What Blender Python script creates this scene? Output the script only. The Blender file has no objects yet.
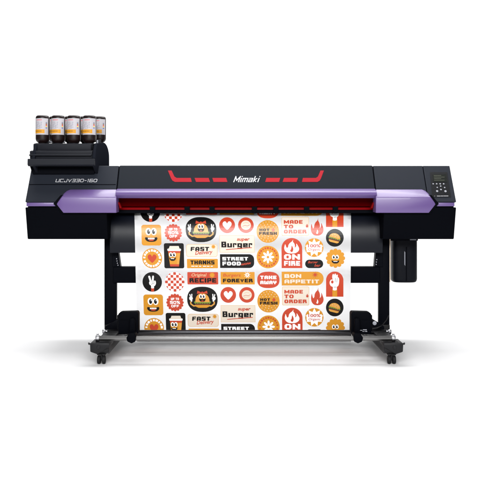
import bpy, bmesh, math, random
from mathutils import Vector, Matrix
from mathutils.geometry import tessellate_polygon
random.seed(4)
R = math.radians
# ------------------------------------------------------------------ camera, world, lamps, exposure
SC = bpy.context.scene
COL = SC.collection
D, FPX, HC, YH = 5.0, 769.23, 0.954, 200.0        # camera distance to the leg plane, focal length (px of 480), eye height, horizon row
cam = bpy.data.cameras.new('camera'); camo = bpy.data.objects.new('camera', cam); COL.objects.link(camo)
cam.sensor_width = 36; cam.lens = 36 * FPX / 480; cam.shift_y = -40 / 480
cam.clip_start = 0.1; cam.clip_end = 100
camo.location = (0, -D, HC); camo.rotation_euler = (R(90), 0, 0)
SC.camera = camo
w = bpy.data.worlds.new('World'); SC.world = w; w.use_nodes = True
bg = w.node_tree.nodes['Background']; bg.inputs[0].default_value = (1, 1, 1, 1); bg.inputs[1].default_value = 0.08
def lamp(name, loc, target, sx, sy, power, col=(1, 1, 1)):
    l = bpy.data.lights.new(name, 'AREA'); l.shape = 'RECTANGLE'; l.size = sx; l.size_y = sy; l.energy = power; l.color = col
    o = bpy.data.objects.new(name, l); COL.objects.link(o); o.location = loc
    o.rotation_euler = (Vector(target) - Vector(loc)).to_track_quat('-Z', 'Y').to_euler()
    return o
lamp('overhead_softbox', (0, 0.45, 3.9), (0, 0.3, 0), 4.4, 2.3, 195)
lamp('front_softbox', (0, -5.6, 2.75), (0, 0, 0.7), 4.4, 1.3, 465)
lamp('backdrop_lamp', (0, 1.6, 5.2), (0, 4.5, 0.6), 8.0, 1.0, 380)
SC.view_settings.view_transform = 'Standard'; SC.view_settings.look = 'None'
SC.view_settings.exposure = 0; SC.view_settings.gamma = 1; SC.view_settings.use_curve_mapping = False
SC.cycles.use_denoising = True
SC.cycles.max_bounces = 8

# ------------------------------------------------------------------ helpers
def P(px, py, Y):
    k = (D + Y) / FPX
    return Vector(((px - 240) * k, Y, HC - (py - YH) * k))
def X(px, Y): return (px - 240) * (D + Y) / FPX
def Z(py, Y): return HC - (py - YH) * (D + Y) / FPX

def srgb(r, g, b):
    f = lambda c: (c / 255) / 12.92 if c / 255 <= 0.04045 else ((c / 255 + 0.055) / 1.055) ** 2.4
    return (f(r), f(g), f(b), 1)
MATS = {}
def mat(name, col, rough=0.5, spec=0.5, metal=0.0, coat=0.0, grain=0.0, gscale=600, vary=0.0, trans=0.0, aniso=0):
    m = bpy.data.materials.new(name); m.use_nodes = True
    nt = m.node_tree; b = nt.nodes['Principled BSDF']
    b.inputs['Base Color'].default_value = col
    b.inputs['Roughness'].default_value = rough
    b.inputs['Specular IOR Level'].default_value = spec
    b.inputs['Metallic'].default_value = metal
    b.inputs['Coat Weight'].default_value = coat
    b.inputs['Transmission Weight'].default_value = trans
    tc = nt.nodes.new('ShaderNodeTexCoord')
    if grain:
        n = nt.nodes.new('ShaderNodeTexNoise'); n.inputs['Scale'].default_value = gscale; n.inputs['Detail'].default_value = 3
        bp = nt.nodes.new('ShaderNodeBump'); bp.inputs['Strength'].default_value = grain; bp.inputs['Distance'].default_value = 0.001
        nt.links.new(tc.outputs['Object'], n.inputs['Vector']); nt.links.new(n.outputs['Fac'], bp.inputs['Height'])
        nt.links.new(bp.outputs['Normal'], b.inputs['Normal'])
    if vary:
        n2 = nt.nodes.new('ShaderNodeTexNoise'); n2.inputs['Scale'].default_value = 6; n2.inputs['Detail'].default_value = 4
        mr = nt.nodes.new('ShaderNodeMapRange'); mr.inputs['To Min'].default_value = max(0, rough - vary); mr.inputs['To Max'].default_value = min(1, rough + vary)
        nt.links.new(tc.outputs['Object'], n2.inputs['Vector']); nt.links.new(n2.outputs['Fac'], mr.inputs['Value'])
        nt.links.new(mr.outputs['Result'], b.inputs['Roughness'])
    MATS[name] = m
    return m
mat('backdrop_white', (0.745, 0.745, 0.75, 1), 0.8, 0.1)
mat('slate_plastic', (0.0112, 0.0134, 0.0178, 1), 0.5, 0.06, grain=0.12, vary=0.05)
mat('charcoal_plastic', (0.0135, 0.0160, 0.0225, 1), 0.5, 0.12, grain=0.12, vary=0.05)
mat('unit_matte', (0.009, 0.010, 0.014, 1), 0.9, 0.0)
mat('unit_plastic', (0.008, 0.009, 0.013, 1), 0.55, 0.12, grain=0.12, vary=0.05)
mat('black_plastic', (0.0014, 0.0017, 0.0030, 1), 0.55, 0.02, grain=0.15, vary=0.06)
mat('black_metal', (0.0016, 0.002, 0.0037, 1), 0.45, 0.03, grain=0.05, vary=0.06)
mat('tank_plastic', (0.003, 0.0036, 0.006, 1), 0.4, 0.08)
mat('panel_metal', (0.003, 0.004, 0.0075, 1), 0.36, 0.16, vary=0.04)
mat('purple_plastic', (0.102, 0.061, 0.192, 1), 0.40, 0.5, coat=0.08, grain=0.04)
mat('red_paint', (0.30, 0.003, 0.011, 1), 0.45, 0.2)
mat('red_acrylic', (0.042, 0.0001, 0.0005, 1), 0.45, 0.0)
mat('red_reflection', (0.16, 0.0008, 0.002, 1), 0.4, 0.04)
mat('white_print', (0.48, 0.48, 0.50, 1), 0.5, 0.3)
mat('steel', (0.21, 0.207, 0.204, 1), 0.38, 0.5, metal=1.0, vary=0.05)
mat('dark_steel', (0.06, 0.06, 0.065, 1), 0.3, 0.5, metal=1.0, vary=0.05)
mat('chrome', (0.42, 0.42, 0.44, 1), 0.28, 0.5, metal=1.0)
mat('rubber', (0.006, 0.006, 0.007, 1), 0.7, 0.25, grain=0.2)
mat('foot_metal', (0.007, 0.007, 0.008, 1), 0.5, 0.2, grain=0.15, vary=0.08)
mat('beige_tube', srgb(196, 180, 160), 0.5, 0.4)
mat('bottle_brown', (0.008, 0.0035, 0.0035, 1), 0.38, 0.3)
mat('bottle_black', (0.006, 0.005, 0.006, 1), 0.35, 0.5)
mat('label_paper', srgb(170, 167, 172), 0.55, 0.3)
mat('label_orange', srgb(198, 136, 26), 0.55, 0.3)
mat('label_red', srgb(205, 60, 75), 0.55, 0.3)
mat('label_grey', srgb(104, 108, 132), 0.55, 0.3)
mat('label_blue', srgb(70, 90, 170), 0.55, 0.3)
mat('label_yellow', srgb(235, 205, 60), 0.55, 0.3)
mat('label_brown', srgb(140, 96, 30), 0.55, 0.3)
mat('grey_plastic', srgb(120, 122, 130), 0.45, 0.4)
mat('lcd', (0.012, 0.014, 0.012, 1), 0.2, 0.5)
mat('lcd_line', (0.06, 0.065, 0.05, 1), 0.3, 0.5)
mat('panel_black', (0.006, 0.0065, 0.008, 1), 0.3, 0.45)
mat('button_white', srgb(140, 141, 148), 0.45, 0.4)
SR, SS = 0.30, 0.5
mat('vinyl', (0.90, 0.90, 0.905, 1), SR, SS)
mat('ink_black', (0.005, 0.0045, 0.0045, 1), SR, 0.2)
mat('ink_orange', (0.5416, 0.2307, 0.0120, 1), SR, 0.35)
mat('ink_red', (0.4495, 0.0449, 0.0156, 1), SR, 0.35)
mat('ink_cream', (0.6367, 0.5586, 0.4669, 1), SR, 0.35)
mat('ink_tan', (0.6025, 0.4110, 0.2341, 1), SR, 0.35)
mat('ink_white', (0.84, 0.83, 0.82, 1), SR, SS)
mat('ink_green', (0.1168, 0.2185, 0.0198, 1), SR, 0.35)
mat('ink_brown', (0.0969, 0.0213, 0.0064, 1), SR, 0.35)
mat('ink_bun', (0.5729, 0.2699, 0.0403, 1), SR, 0.35)

def link(name, bm, mats, parent=None, smooth=None):
    me = bpy.data.meshes.new(name)
    bmesh.ops.recalc_face_normals(bm, faces=bm.faces[:])
    bm.to_mesh(me); bm.free()
    for m in ([mats] if isinstance(mats, str) else mats): me.materials.append(MATS[m])
    if smooth is not None:
        for p in me.polygons: p.use_smooth = True
        me.set_sharp_from_angle(angle=R(smooth))
    o = bpy.data.objects.new(name, me); COL.objects.link(o)
    if parent is not None:
        o.parent = parent
        wl = parent.location.copy()
        if parent.parent is not None: wl += parent.parent.location
        me.transform(Matrix.Translation(-wl))
    return o
def empty(name, loc=(0, 0, 0)):
    o = bpy.data.objects.new(name, None); COL.objects.link(o); o.location = loc; o.empty_display_size = 0.05
    return o
def tag(o, label, cat=None, group=None):
    o['label'] = label
    if cat: o['category'] = cat
    if group: o['group'] = group
    return o
def bev(bm, width, seg=2, ang=25):
    es = [e for e in bm.edges if len(e.link_faces) == 2 and e.calc_face_angle(0) > R(ang)]
    bmesh.ops.bevel(bm, geom=es, offset=width, segments=seg, profile=0.5, affect='EDGES', clamp_overlap=True)
def loft(bm, loops, closed=True, mi=0):
    vs = [[bm.verts.new(p) for p in lp] for lp in loops]
    n = len(loops[0])
    for a, b in zip(vs, vs[1:]):
        for i in range(n if closed else n - 1):
            f = bm.faces.new((a[i], a[(i + 1) % n], b[(i + 1) % n], b[i])); f.material_index = mi
    return vs
def caps(bm, vs, mi=0):
    f = bm.faces.new(vs[0]); f.material_index = mi
    f = bm.faces.new(list(reversed(vs[-1]))); f.material_index = mi
def xprism(x0, x1, prof, bevel=0.004, seg=2, bm=None, mi=0):
    own = bm is None
    if own: bm = bmesh.new()
    t = bmesh.new()
    caps(t, loft(t, [[Vector((x, y, z)) for y, z in prof] for x in (x0, x1)]))
    bmesh.ops.recalc_face_normals(t, faces=t.faces[:])
    if bevel: bev(t, bevel, seg)
    merge(bm, t, mi); return bm
def merge(bm, t, mi=0):
    me = bpy.data.meshes.new('tmp'); 
    for f in t.faces: f.material_index = mi
    t.to_mesh(me); t.free(); bm.from_mesh(me); bpy.data.meshes.remove(me)
def poly_y(pts, yf, yb, bevel=0.003, seg=2, bm=None, mi=0, at=None):
    """outline in picture coordinates of depth `at`, extruded straight back from yf to yb"""
    if bm is None: bm = bmesh.new()
    t = bmesh.new(); q = yf if at is None else at
    l = [(X(a, q), Z(b, q)) for a, b in pts]
    caps(t, loft(t, [[Vector((x, y, z)) for x, z in l] for y in (yf, yb)]))
    bmesh.ops.recalc_face_normals(t, faces=t.faces[:])
    if bevel: bev(t, bevel, seg)
    merge(bm, t, mi); return bm
def box(c, s, bevel=0.003, seg=2, bm=None, mi=0):
    if bm is None: bm = bmesh.new()
    t = bmesh.new(); bmesh.ops.create_cube(t, size=1)
    for v in t.verts: v.co = Vector((v.co.x * s[0] + c[0], v.co.y * s[1] + c[1], v.co.z * s[2] + c[2]))
    if bevel: bev(t, bevel, seg)
    merge(bm, t, mi); return bm
def tube(a, b, r, n=28, bm=None, mi=0, bevel=0.0015):
    if bm is None: bm = bmesh.new()
    t = bmesh.new(); a = Vector(a); b = Vector(b); ax = (b - a).normalized()
    u = ax.orthogonal().normalized(); v = ax.cross(u)
    caps(t, loft(t, [[p + r * (math.cos(k * 2 * math.pi / n) * u + math.sin(k * 2 * math.pi / n) * v) for k in range(n)] for p in (a, b)]))
    bmesh.ops.recalc_face_normals(t, faces=t.faces[:])
    if bevel: bev(t, min(bevel, r * .4), 2, 60)
    merge(bm, t, mi); return bm
def sweep(pts, r, n=10, bm=None, mi=0):
    if bm is None: bm = bmesh.new()
    t = bmesh.new(); pts = [Vector(p) for p in pts]; loops = []
    up = Vector((0.13, 0.97, 0.2)).normalized()
    for i, p in enumerate(pts):
        d = (pts[min(i + 1, len(pts) - 1)] - pts[max(i - 1, 0)]).normalized()
        u = d.cross(up).normalized(); v = d.cross(u)
        loops.append([p + r * (math.cos(k * 2 * math.pi / n) * u + math.sin(k * 2 * math.pi / n) * v) for k in range(n)])
    caps(t, loft(t, loops)); merge(bm, t, mi); return bm
def lathe(c, prof, n=40, bm=None, mi=0, a0=0.0, a1=2 * math.pi):
    if bm is None: bm = bmesh.new()
    t = bmesh.new(); full = abs(a1 - a0 - 2 * math.pi) < 1e-6
    m = n if full else n + 1
    loops = [[Vector((c[0] + r * math.sin(a0 + (a1 - a0) * k / n), c[1] - r * math.cos(a0 + (a1 - a0) * k / n), c[2] + z)) for k in range(m)] for r, z in prof]
    vs = loft(t, loops, closed=full)
    if full: caps(t, vs)
    merge(bm, t, mi); return bm
def hull(pts, bevel=0.003, seg=2, bm=None, mi=0):
    if bm is None: bm = bmesh.new()
    t = bmesh.new()
    for p in pts: t.verts.new(p)
    r = bmesh.ops.convex_hull(t, input=t.verts[:])
    bmesh.ops.delete(t, geom=[g for g in r['geom_interior'] if isinstance(g, bmesh.types.BMVert)], context='VERTS')
    bmesh.ops.dissolve_limit(t, angle_limit=R(2), verts=t.verts[:], edges=t.edges[:])
    if bevel: bev(t, bevel, seg)
    merge(bm, t, mi); return bm

# ---- flat artwork laid on a bent sheet: outlines in picture rows and columns, put on the sheet's own profile
class Profile:
    def __init__(self, pts, cut=None):
        self.p = []
        for (a, b) in zip(pts, pts[1:]):
            for k in range(24): self.p.append((a[0] + (b[0] - a[0]) * k / 24, a[1] + (b[1] - a[1]) * k / 24))
        self.p.append(pts[-1]); self.cut = cut
        self.rows = [YH + (HC - z) * FPX / (D + y) for y, z in self.p]      # grows downwards
    def at(self, row):
        r = self.rows; lo, hi = 0, len(r) - 1
        while hi - lo > 1:
            m = (lo + hi) // 2
            if r[m] <= row: lo = m
            else: hi = m
        t = (row - r[lo]) / (r[hi] - r[lo]); t = max(-2.0, min(3.0, t))
        a, b = self.p[lo], self.p[hi]
        ty, tz = b[0] - a[0], b[1] - a[1]; L = math.hypot(ty, tz)
        return a[0] + ty * t, a[1] + tz * t, (tz / L, -ty / L)
    def put(self, px, py, off):
        y, z, n = self.at(py)
        return Vector(((px - 240) * (D + y) / FPX, y + n[0] * off, z + n[1] * off))
LAY = 0.0003
class Art:
    def __init__(self, prof, clip=(-1e9, 1e9), warp=None):
        self.bm = bmesh.new(); self.mats = []; self.prof = prof; self.n = 1; self.clip = clip; self.warp = warp
    def mi(self, m):
        if m not in self.mats: self.mats.append(m)
        return self.mats.index(m)
    def add(self, t, m, layer=None):
        if layer is None: layer = self.n; self.n += 1
        bmesh.ops.triangulate(t, faces=t.faces[:])
        for lim, sgn in ((self.clip[0], -1), (self.clip[1], 1)):
            if abs(lim) < 1e8 and t.faces:
                bmesh.ops.bisect_plane(t, geom=t.verts[:] + t.edges[:] + t.faces[:], plane_co=(0, lim, 0), plane_no=(0, sgn, 0), clear_outer=True)
        if not t.verts: t.free(); return
        if self.prof.cut:
            y0 = min(v.co.y for v in t.verts); y1 = max(v.co.y for v in t.verts)
            for c in self.prof.cut:
                if y0 < c < y1:
                    bmesh.ops.bisect_plane(t, geom=t.verts[:] + t.edges[:] + t.faces[:], plane_co=(0, c, 0), plane_no=(0, 1, 0))
        for v in t.verts:
            x, y = v.co.x, v.co.y
            if self.warp: x = self.warp(x, y)
            v.co = self.prof.put(x, y, layer * LAY)
        merge(self.bm, t, self.mi(m))
    def poly(self, pts, m, layer=None):
        t = bmesh.new(); vs = [t.verts.new((x, y, 0)) for x, y in pts]
        for tri in tessellate_polygon([[v.co for v in vs]]):
            if len(set(tri)) == 3: t.faces.new([vs[k] for k in tri])
        self.add(t, m, layer)
    def rect(self, x0, y0, x1, y1, m, r=0, layer=None):
        r = [r] * 4 if not isinstance(r, (list, tuple)) else r              # tl tr br bl
        pts = []
        for (cx, cy, rr, a) in ((x0, y0, r[0], 180), (x1, y0, r[1], 270), (x1, y1, r[2], 0), (x0, y1, r[3], 90)):
            sx = 1 if cx == x0 else -1; sy = 1 if cy == y0 else -1
            if rr <= 0: pts.append((cx, cy)); continue
            for k in range(9):
                q = R(a + 90 * k / 8); pts.append((cx + sx * rr + rr * math.cos(q), cy + sy * rr + rr * math.sin(q)))
        self.poly(pts, m, layer)
    def frame(self, x0, y0, x1, y1, w_, m):
        L = self.n; self.n += 1
        self.rect(x0, y0, x1, y0 + w_, m, 0, L); self.rect(x0, y1 - w_, x1, y1, m, 0, L)
        self.rect(x0, y0 + w_, x0 + w_, y1 - w_, m, 0, L); self.rect(x1 - w_, y0 + w_, x1, y1 - w_, m, 0, L)
    def ell(self, cx, cy, rx, ry, m, p=2.0, rot=0, n=40, layer=None):
        pts = []
        for k in range(n):
            a = 2 * math.pi * k / n; c, s = math.cos(a), math.sin(a)
            x = rx * math.copysign(abs(c) ** (2 / p), c); y = ry * math.copysign(abs(s) ** (2 / p), s)
            q = R(rot); pts.append((cx + x * math.cos(q) - y * math.sin(q), cy + x * math.sin(q) + y * math.cos(q)))
        self.poly(pts, m, layer)
    def star(self, cx, cy, r0, r1, k, m, rot=0, round_=False):
        pts = []
        n = k * 2 if not round_ else k * 10
        for i in range(n):
            a = R(rot) + 2 * math.pi * i / n
            r = (r0 if i % 2 else r1) if not round_ else r0 + (r1 - r0) * abs(math.cos(a * k / 2 - R(rot) * k / 2)) ** 0.7
            pts.append((cx + r * math.sin(a), cy - r * math.cos(a)))
        t = bmesh.new(); c = t.verts.new((cx, cy, 0)); vs = [t.verts.new((x, y, 0)) for x, y in pts]
        for i in range(len(vs)): t.faces.new((c, vs[i], vs[(i + 1) % len(vs)]))
        self.add(t, m)
    def shape(self, pts, cx, cy, s, m, sy=None, rot=0, smooth=True):
        sy = s if sy is None else sy; q = R(rot)
        if smooth: pts = spline(pts)
        o = []
        for x, y in pts:
            x *= s; y *= sy; o.append((cx + x * math.cos(q) - y * math.sin(q), cy + x * math.sin(q) + y * math.cos(q)))
        self.poly(o, m)
    def line(self, pts, w_, m, layer=None, closed=False, wy=None):
        wy = w_ if wy is None else wy; k = w_ / wy
        pts = [(x / k, y) for x, y in pts]                            # strokes thicker across than down: work in squeezed space
        N = len(pts); l, r = [], []
        for i, p in enumerate(pts):
            a = pts[i - 1] if (closed or i > 0) else None; b = pts[(i + 1) % N] if (closed or i < N - 1) else None
            def nrm(u, v):
                L = math.hypot(v[0] - u[0], v[1] - u[1]) or 1; return (-(v[1] - u[1]) / L, (v[0] - u[0]) / L)
            n1 = nrm(a, p) if a else nrm(p, b); n2 = nrm(p, b) if b else n1
            d = 1 + n1[0] * n2[0] + n1[1] * n2[1]; d = max(d, .35)
            q = ((n1[0] + n2[0]) / d * wy / 2, (n1[1] + n2[1]) / d * wy / 2)
            l.append(((p[0] + q[0]) * k, p[1] + q[1])); r.append(((p[0] - q[0]) * k, p[1] - q[1]))
        t = bmesh.new(); vl = [t.verts.new((x, y, 0)) for x, y in l]; vr = [t.verts.new((x, y, 0)) for x, y in r]
        for i in range(N if closed else N - 1):
            t.faces.new((vl[i], vl[(i + 1) % N], vr[(i + 1) % N], vr[i]))
        self.add(t, m, layer)
    def block(self, s, x0, y0, x1, y1, m, th=.25, fat=1.75, gap=.16, shear=0.0):
        """square stroke lettering that fills the box"""
        base = self.n; self.n += 2
        ws = [STROKES[c][0] if c != ' ' else .5 for c in s]; tot = sum(ws) + gap * (len(s) - 1); u = (x1 - x0 - shear * (y1 - y0)) / tot; h = y1 - y0
        x = x0; k = 0
        for c, wd in zip(s, ws):
            if c != ' ':
                ty = th * h; tx = min(ty * fat, wd * u * (.27 if c in 'MWm' else .38 if wd > .5 else .96))
                for st in STROKES[c][1]:
                    cl_ = st[0] == st[-1]; q = st[:-1] if cl_ else st
                    pts = [(x + tx / 2 + a * (wd * u - tx), y0 + ty / 2 + b_ * (h - ty)) for a, b_ in q]
                    if not cl_:                                       # run free ends out to the box edge
                        for e, f in ((0, 1), (-1, -2)):
                            dx, dy = pts[e][0] - pts[f][0], pts[e][1] - pts[f][1]; L = math.hypot(dx, dy) or 1
                            if abs(dx) < 1e-6 or abs(dy) < 1e-6: pts[e] = (pts[e][0] + dx / L * tx / 2, pts[e][1] + dy / L * ty / 2)
                    if shear: pts = [(a + shear * (y1 - b_), b_) for a, b_ in pts]
                    self.line(pts, tx, m, base + .12 * (k % 9), cl_, ty); k += 1
            x += wd * u + gap * u
    def text(self, s, x0, y0, x1, y1, m, fat=0.0, shear=0.0, rot=0.0, space=1.0, layer=None):
        t = glyphs(s, fat, shear, space)
        xs = [v.co.x for v in t.verts]; ys = [v.co.y for v in t.verts]
        a, b, c, d = min(xs), max(xs), min(ys), max(ys); cx, cy = (x0 + x1) / 2, (y0 + y1) / 2; q = R(rot)
        for v in t.verts:
            x = x0 + (v.co.x - a) / (b - a) * (x1 - x0) - cx; y = y1 - (v.co.y - c) / (d - c) * (y1 - y0) - cy
            v.co = (cx + x * math.cos(q) - y * math.sin(q), cy + x * math.sin(q) + y * math.cos(q), 0)
        self.add(t, m, layer)
    def ring_blocks(self, cx, cy, r, wd, ht, m, spans):
        L = self.n; self.n += 1
        for a0, a1, n in spans:
            for i in range(n):
                a = R(a0 + (a1 - a0) * i / max(1, n - 1)); u = (math.cos(a), math.sin(a)); v = (math.sin(a), -math.cos(a))
                k = wd * (.75 + .25 * ((i * 7) % 3)) / 2
                self.poly([(cx + v[0] * (r + q * ht / 2) + u[0] * p * k, cy + v[1] * (r + q * ht / 2) + u[1] * p * k) for p, q in ((-1, -1), (1, -1), (1, 1), (-1, 1))], m, L)
    def build(self, name, parent, label=None):
        if not self.bm.verts: self.bm.free(); return None
        o = link(name, self.bm, self.mats, parent)
        if label: o['label'] = label
        return o
def _o(y0=0, y1=1, c=.22): return [(c, y0), (1 - c, y0), (1, y0 + c), (1, y1 - c), (1 - c, y1), (c, y1), (0, y1 - c), (0, y0 + c), (c, y0)]
STROKES = {'A': (1, [[(0, 1), (0, .2), (.2, 0), (.8, 0), (1, .2), (1, 1)], [(0, .62), (1, .62)]]), 'B': (1, [[(0, 0), (.9, 0), (.95, .48), (1, .52), (1, 1), (0, 1), (0, 0)], [(0, .5), (.95, .5)]]),
 'C': (1, [[(1, 0), (0, 0), (0, 1), (1, 1)]]), 'D': (1, [[(0, 0), (.75, 0), (1, .25), (1, .75), (.75, 1), (0, 1), (0, 0)]]), 'E': (.92, [[(1, 0), (0, 0), (0, 1), (1, 1)], [(0, .5), (.85, .5)]]),
 'F': (.9, [[(1, 0), (0, 0), (0, 1)], [(0, .54), (.85, .54)]]), 'H': (1, [[(0, 0), (0, 1)], [(1, 0), (1, 1)], [(0, .5), (1, .5)]]), 'I': (.4, [[(.5, 0), (.5, 1)]]), 'J': (.85, [[(1, 0), (1, 1), (0, 1), (0, .7)]]),
 'K': (1, [[(0, 0), (0, 1)], [(.3, .5), (.62, .5), (.98, .24), (.98, 0)], [(.62, .5), (1, .74), (1, 1)]]), 'M': (1.35, [[(0, 0), (0, 1)], [(1, 0), (1, 1)], [(.02, .05), (.5, .75), (.98, .05)]]), 'N': (1.1, [[(0, 0), (0, 1)], [(1, 0), (1, 1)], [(.02, .05), (.98, .95)]]), 'O': (1, [_o()]), '0': (1, [_o(0, 1, .15)]),
 'P': (.95, [[(0, 0), (0, 1)], [(.1, 0), (1, 0), (1, .6), (.1, .6)]]), 'R': (1, [[(0, 0), (0, 1)], [(.1, 0), (.86, 0), (.86, .5), (.1, .5)], [(.7, .5), (1, .66), (1, 1)]]), 'S': (.95, [[(1, 0), (0, 0), (0, .5), (1, .5), (1, 1), (0, 1)]]),
 'T': (.95, [[(0, 0), (1, 0)], [(.5, 0), (.5, 1)]]), 'U': (1, [[(0, 0), (0, 1), (1, 1), (1, 0)]]), 'V': (1, [[(0, 0), (.5, 1), (1, 0)]]), 'W': (1.35, [[(0, 0), (0, 1), (1, 1), (1, 0)], [(.5, .3), (.5, .9)]]), 'Y': (1, [[(0, 0), (0, .5), (1, .5), (1, 0)], [(.5, .5), (.5, 1)]]),
 '1': (.45, [[(0, .1), (.6, 0), (.6, 1)]]), '3': (.95, [[(0, 0), (1, 0), (1, 1), (0, 1)], [(.2, .5), (1, .5)]]), '5': (.95, [[(1, 0), (0, 0), (0, .45), (1, .45), (1, 1), (0, 1)]]), '6': (.95, [[(1, 0), (0, 0), (0, 1), (1, 1), (1, .55)], [(.1, .5), (1, .5)]]),
 '-': (.6, [[(0, .5), (1, .5)]]), '%': (1.1, [[(.95, 0), (.05, 1)], [(0, 0), (.3, 0), (.3, .3), (0, .3), (0, 0)], [(.7, .7), (1, .7), (1, 1), (.7, 1), (.7, .7)]]),
 'u': (.95, [[(0, .35), (0, 1), (1, 1), (1, .35)]]), 'r': (.72, [[(0, 1), (0, .35), (1, .35), (1, .5)]]), 'g': (.95, [[(1, .95), (0, .95), (0, .35), (1, .35), (1, 1.34), (0, 1.34)]]), 'e': (.95, [[(1, 1), (0, 1), (0, .35), (1, .35), (1, .62)], [(.1, .68), (1, .68)]]),
 'i': (.28, [[(.5, .35), (.5, 1)], [(.5, .0), (.5, .001)]]), 'm': (1.35, [[(0, 1), (0, .35), (1, .35), (1, 1)], [(.5, .35), (.5, 1)]]), 'a': (1, [[(0, .35), (1, .35), (1, 1)], [(.9, 1), (0, 1), (0, .66), (.9, .66)]]), 'k': (.9, [[(0, 0), (0, 1)], [(1, .35), (.1, .68), (1, 1)]])}
GC = {}
def glyphs(s, fat, shear, space):
    key = (s, fat, shear, space)
    if key not in GC:
        c = bpy.data.curves.new('glyph', 'FONT'); c.body = s; c.offset = fat; c.shear = shear; c.space_character = space
        c.resolution_u = 3
        o = bpy.data.objects.new('glyph', c); COL.objects.link(o)
        dg = bpy.context.evaluated_depsgraph_get()
        me = bpy.data.meshes.new_from_object(o.evaluated_get(dg)); me.materials.clear()
        bpy.data.objects.remove(o); bpy.data.curves.remove(c); GC[key] = me
    t = bmesh.new(); t.from_mesh(GC[key]); return t
def spline(pts, n=5):
    o = []; N = len(pts)
    for i in range(N):
        p0, p1, p2, p3 = pts[i - 1], pts[i], pts[(i + 1) % N], pts[(i + 2) % N]
        for k in range(n):
            t = k / n
            o.append(tuple(0.5 * (2 * p1[j] + (p2[j] - p0[j]) * t + (2 * p0[j] - 5 * p1[j] + 4 * p2[j] - p3[j]) * t * t + (3 * p1[j] - p0[j] - 3 * p2[j] + p3[j]) * t ** 3) for j in (0, 1)))
    return o

# ------------------------------------------------------------------ the setting: one white sweep, floor into wall
bm = bmesh.new(); prof = [(-9.0, 0.0), (2.6, 0.0)]
for k in range(1, 17):
    a = R(90 * k / 16); prof.append((2.6 + 2.0 * math.sin(a), 2.0 - 2.0 * math.cos(a)))
prof.append((4.6, 8.0))
loft(bm, [[Vector((x, y, z)) for y, z in prof] for x in (-9, 9)], closed=False)
bd = link('studio_floor', bm, 'backdrop_white', None, 60); bd['kind'] = 'structure'
tag(bd, 'seamless white studio floor sweeping up behind the printer', 'floor')

# ------------------------------------------------------------------ the printer
PR = empty('wide_format_printer', (0, 0, 0))
tag(PR, 'wide black roll printer with purple trim on a two legged wheeled stand', 'printer')

SLOPE = Profile([(-0.10, Z(165.5, -0.10)), (-0.25, Z(201.5, -0.25))])
def ys(row): y, z, n = SLOPE.at(row); return y, z
TOPY, TOPZ = SLOPE.p[0]
XL, XR = X(25.2, -0.25), X(456.3, -0.25)          # outer ends of the body
XA, XB = X(116.6, -0.2), X(375.6, -0.2)           # the two seams

# centre hood
a = ys(189.4)
hood = link('hood', xprism(XA + .003, XB - .003, [a, (TOPY, TOPZ), (0.44, TOPZ), (0.44, Z(197, .44)), (-0.19, Z(197, -.19)), (-0.22, Z(192, -.22))], 0.005, 3), 'slate_plastic', PR)
# purple strip under the hood, rounded so its top edge catches the light
t1 = ys(189.2)
pr = [(t1[0] + .012, t1[1] + .004), (t1[0] - .004, t1[1] + .002), (-.243, Z(190.7, -.243)), (-.258, Z(192.2, -.258)), (-.265, Z(194.2, -.265)), (-.258, Z(195.6, -.258)), (-.236, Z(198.2, -.236)), (-.18, Z(198.2, -.18)), (-.18, t1[1])]
strip = link('trim_strip', xprism(XA + .003, XB - .003, pr, 0.002, 2), 'purple_plastic', PR, 50)
strip['label'] = 'long purple strip along the lower edge of the hood'
# red dashes and the maker's lettering on the hood
def dash(pts):
    A = Art(SLOPE); A.n = 3; A.poly(pts, 'red_paint'); return A.build('red_stripe', hood)
mx = lambda pts: [(492.6 - x, y) for x, y in pts]
L_ = [(167.9, 170.6), (171.6, 170.6), (174.4, 176.6), (176.6, 178.0), (190.8, 178.0), (191.8, 182.0), (175.0, 182.0), (172.6, 180.8), (171.2, 178.6)]
for pts in (L_, [(194.6, 178.0), (208.6, 178.0), (210.0, 182.0), (196.0, 182.0)], [(212.4, 178.0), (226.2, 178.0), (227.4, 182.0), (213.6, 182.0)]):
    dash(pts); dash([(323.9 - (x - 167.9) * .917, y) for x, y in pts] if pts is L_ else mx(pts))
A = Art(SLOPE); A.n = 3; A.block('Mimaki', 233.2, 176.2, 260.6, 182.2, 'white_print', .135, 1.15, .2, .4); A.build('logo', hood)

# side covers (left one carries the ink unit, right one the control panel)
def cover(x0, x1):
    a = ys(201.6)
    return xprism(x0, x1, [a, (TOPY, TOPZ - .002), (0.46, TOPZ - .002), (0.46, Z(206, .46)), (-0.20, Z(203, -.2)), (-.243, Z(202.4, -.243))], 0.005, 3)
cl = link('side_cover', cover(XL, XA - .003), 'charcoal_plastic', PR)
xs = X(425.9, -.18)
cr = link('side_cover', cover(XB + .003, xs - .002), 'charcoal_plastic', PR)
ce = link('end_cover', cover(xs + .002, XR), 'charcoal_plastic', PR)
ce['label'] = 'end cover that carries the control panel'
A = Art(SLOPE); A.n = 2; A.block('UCJV330-160', 55.4, 179.0, 97.6, 182.2, 'white_print', .14, 1.1, .2, .3); A.build('model_lettering', cl)
A = Art(SLOPE); A.n = 1; A.poly([(29.2, 184.2), (115.8, 184.2), (115.7, 184.9), (29.0, 184.9)], 'black_plastic'); A.build('seam', cl)

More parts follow.
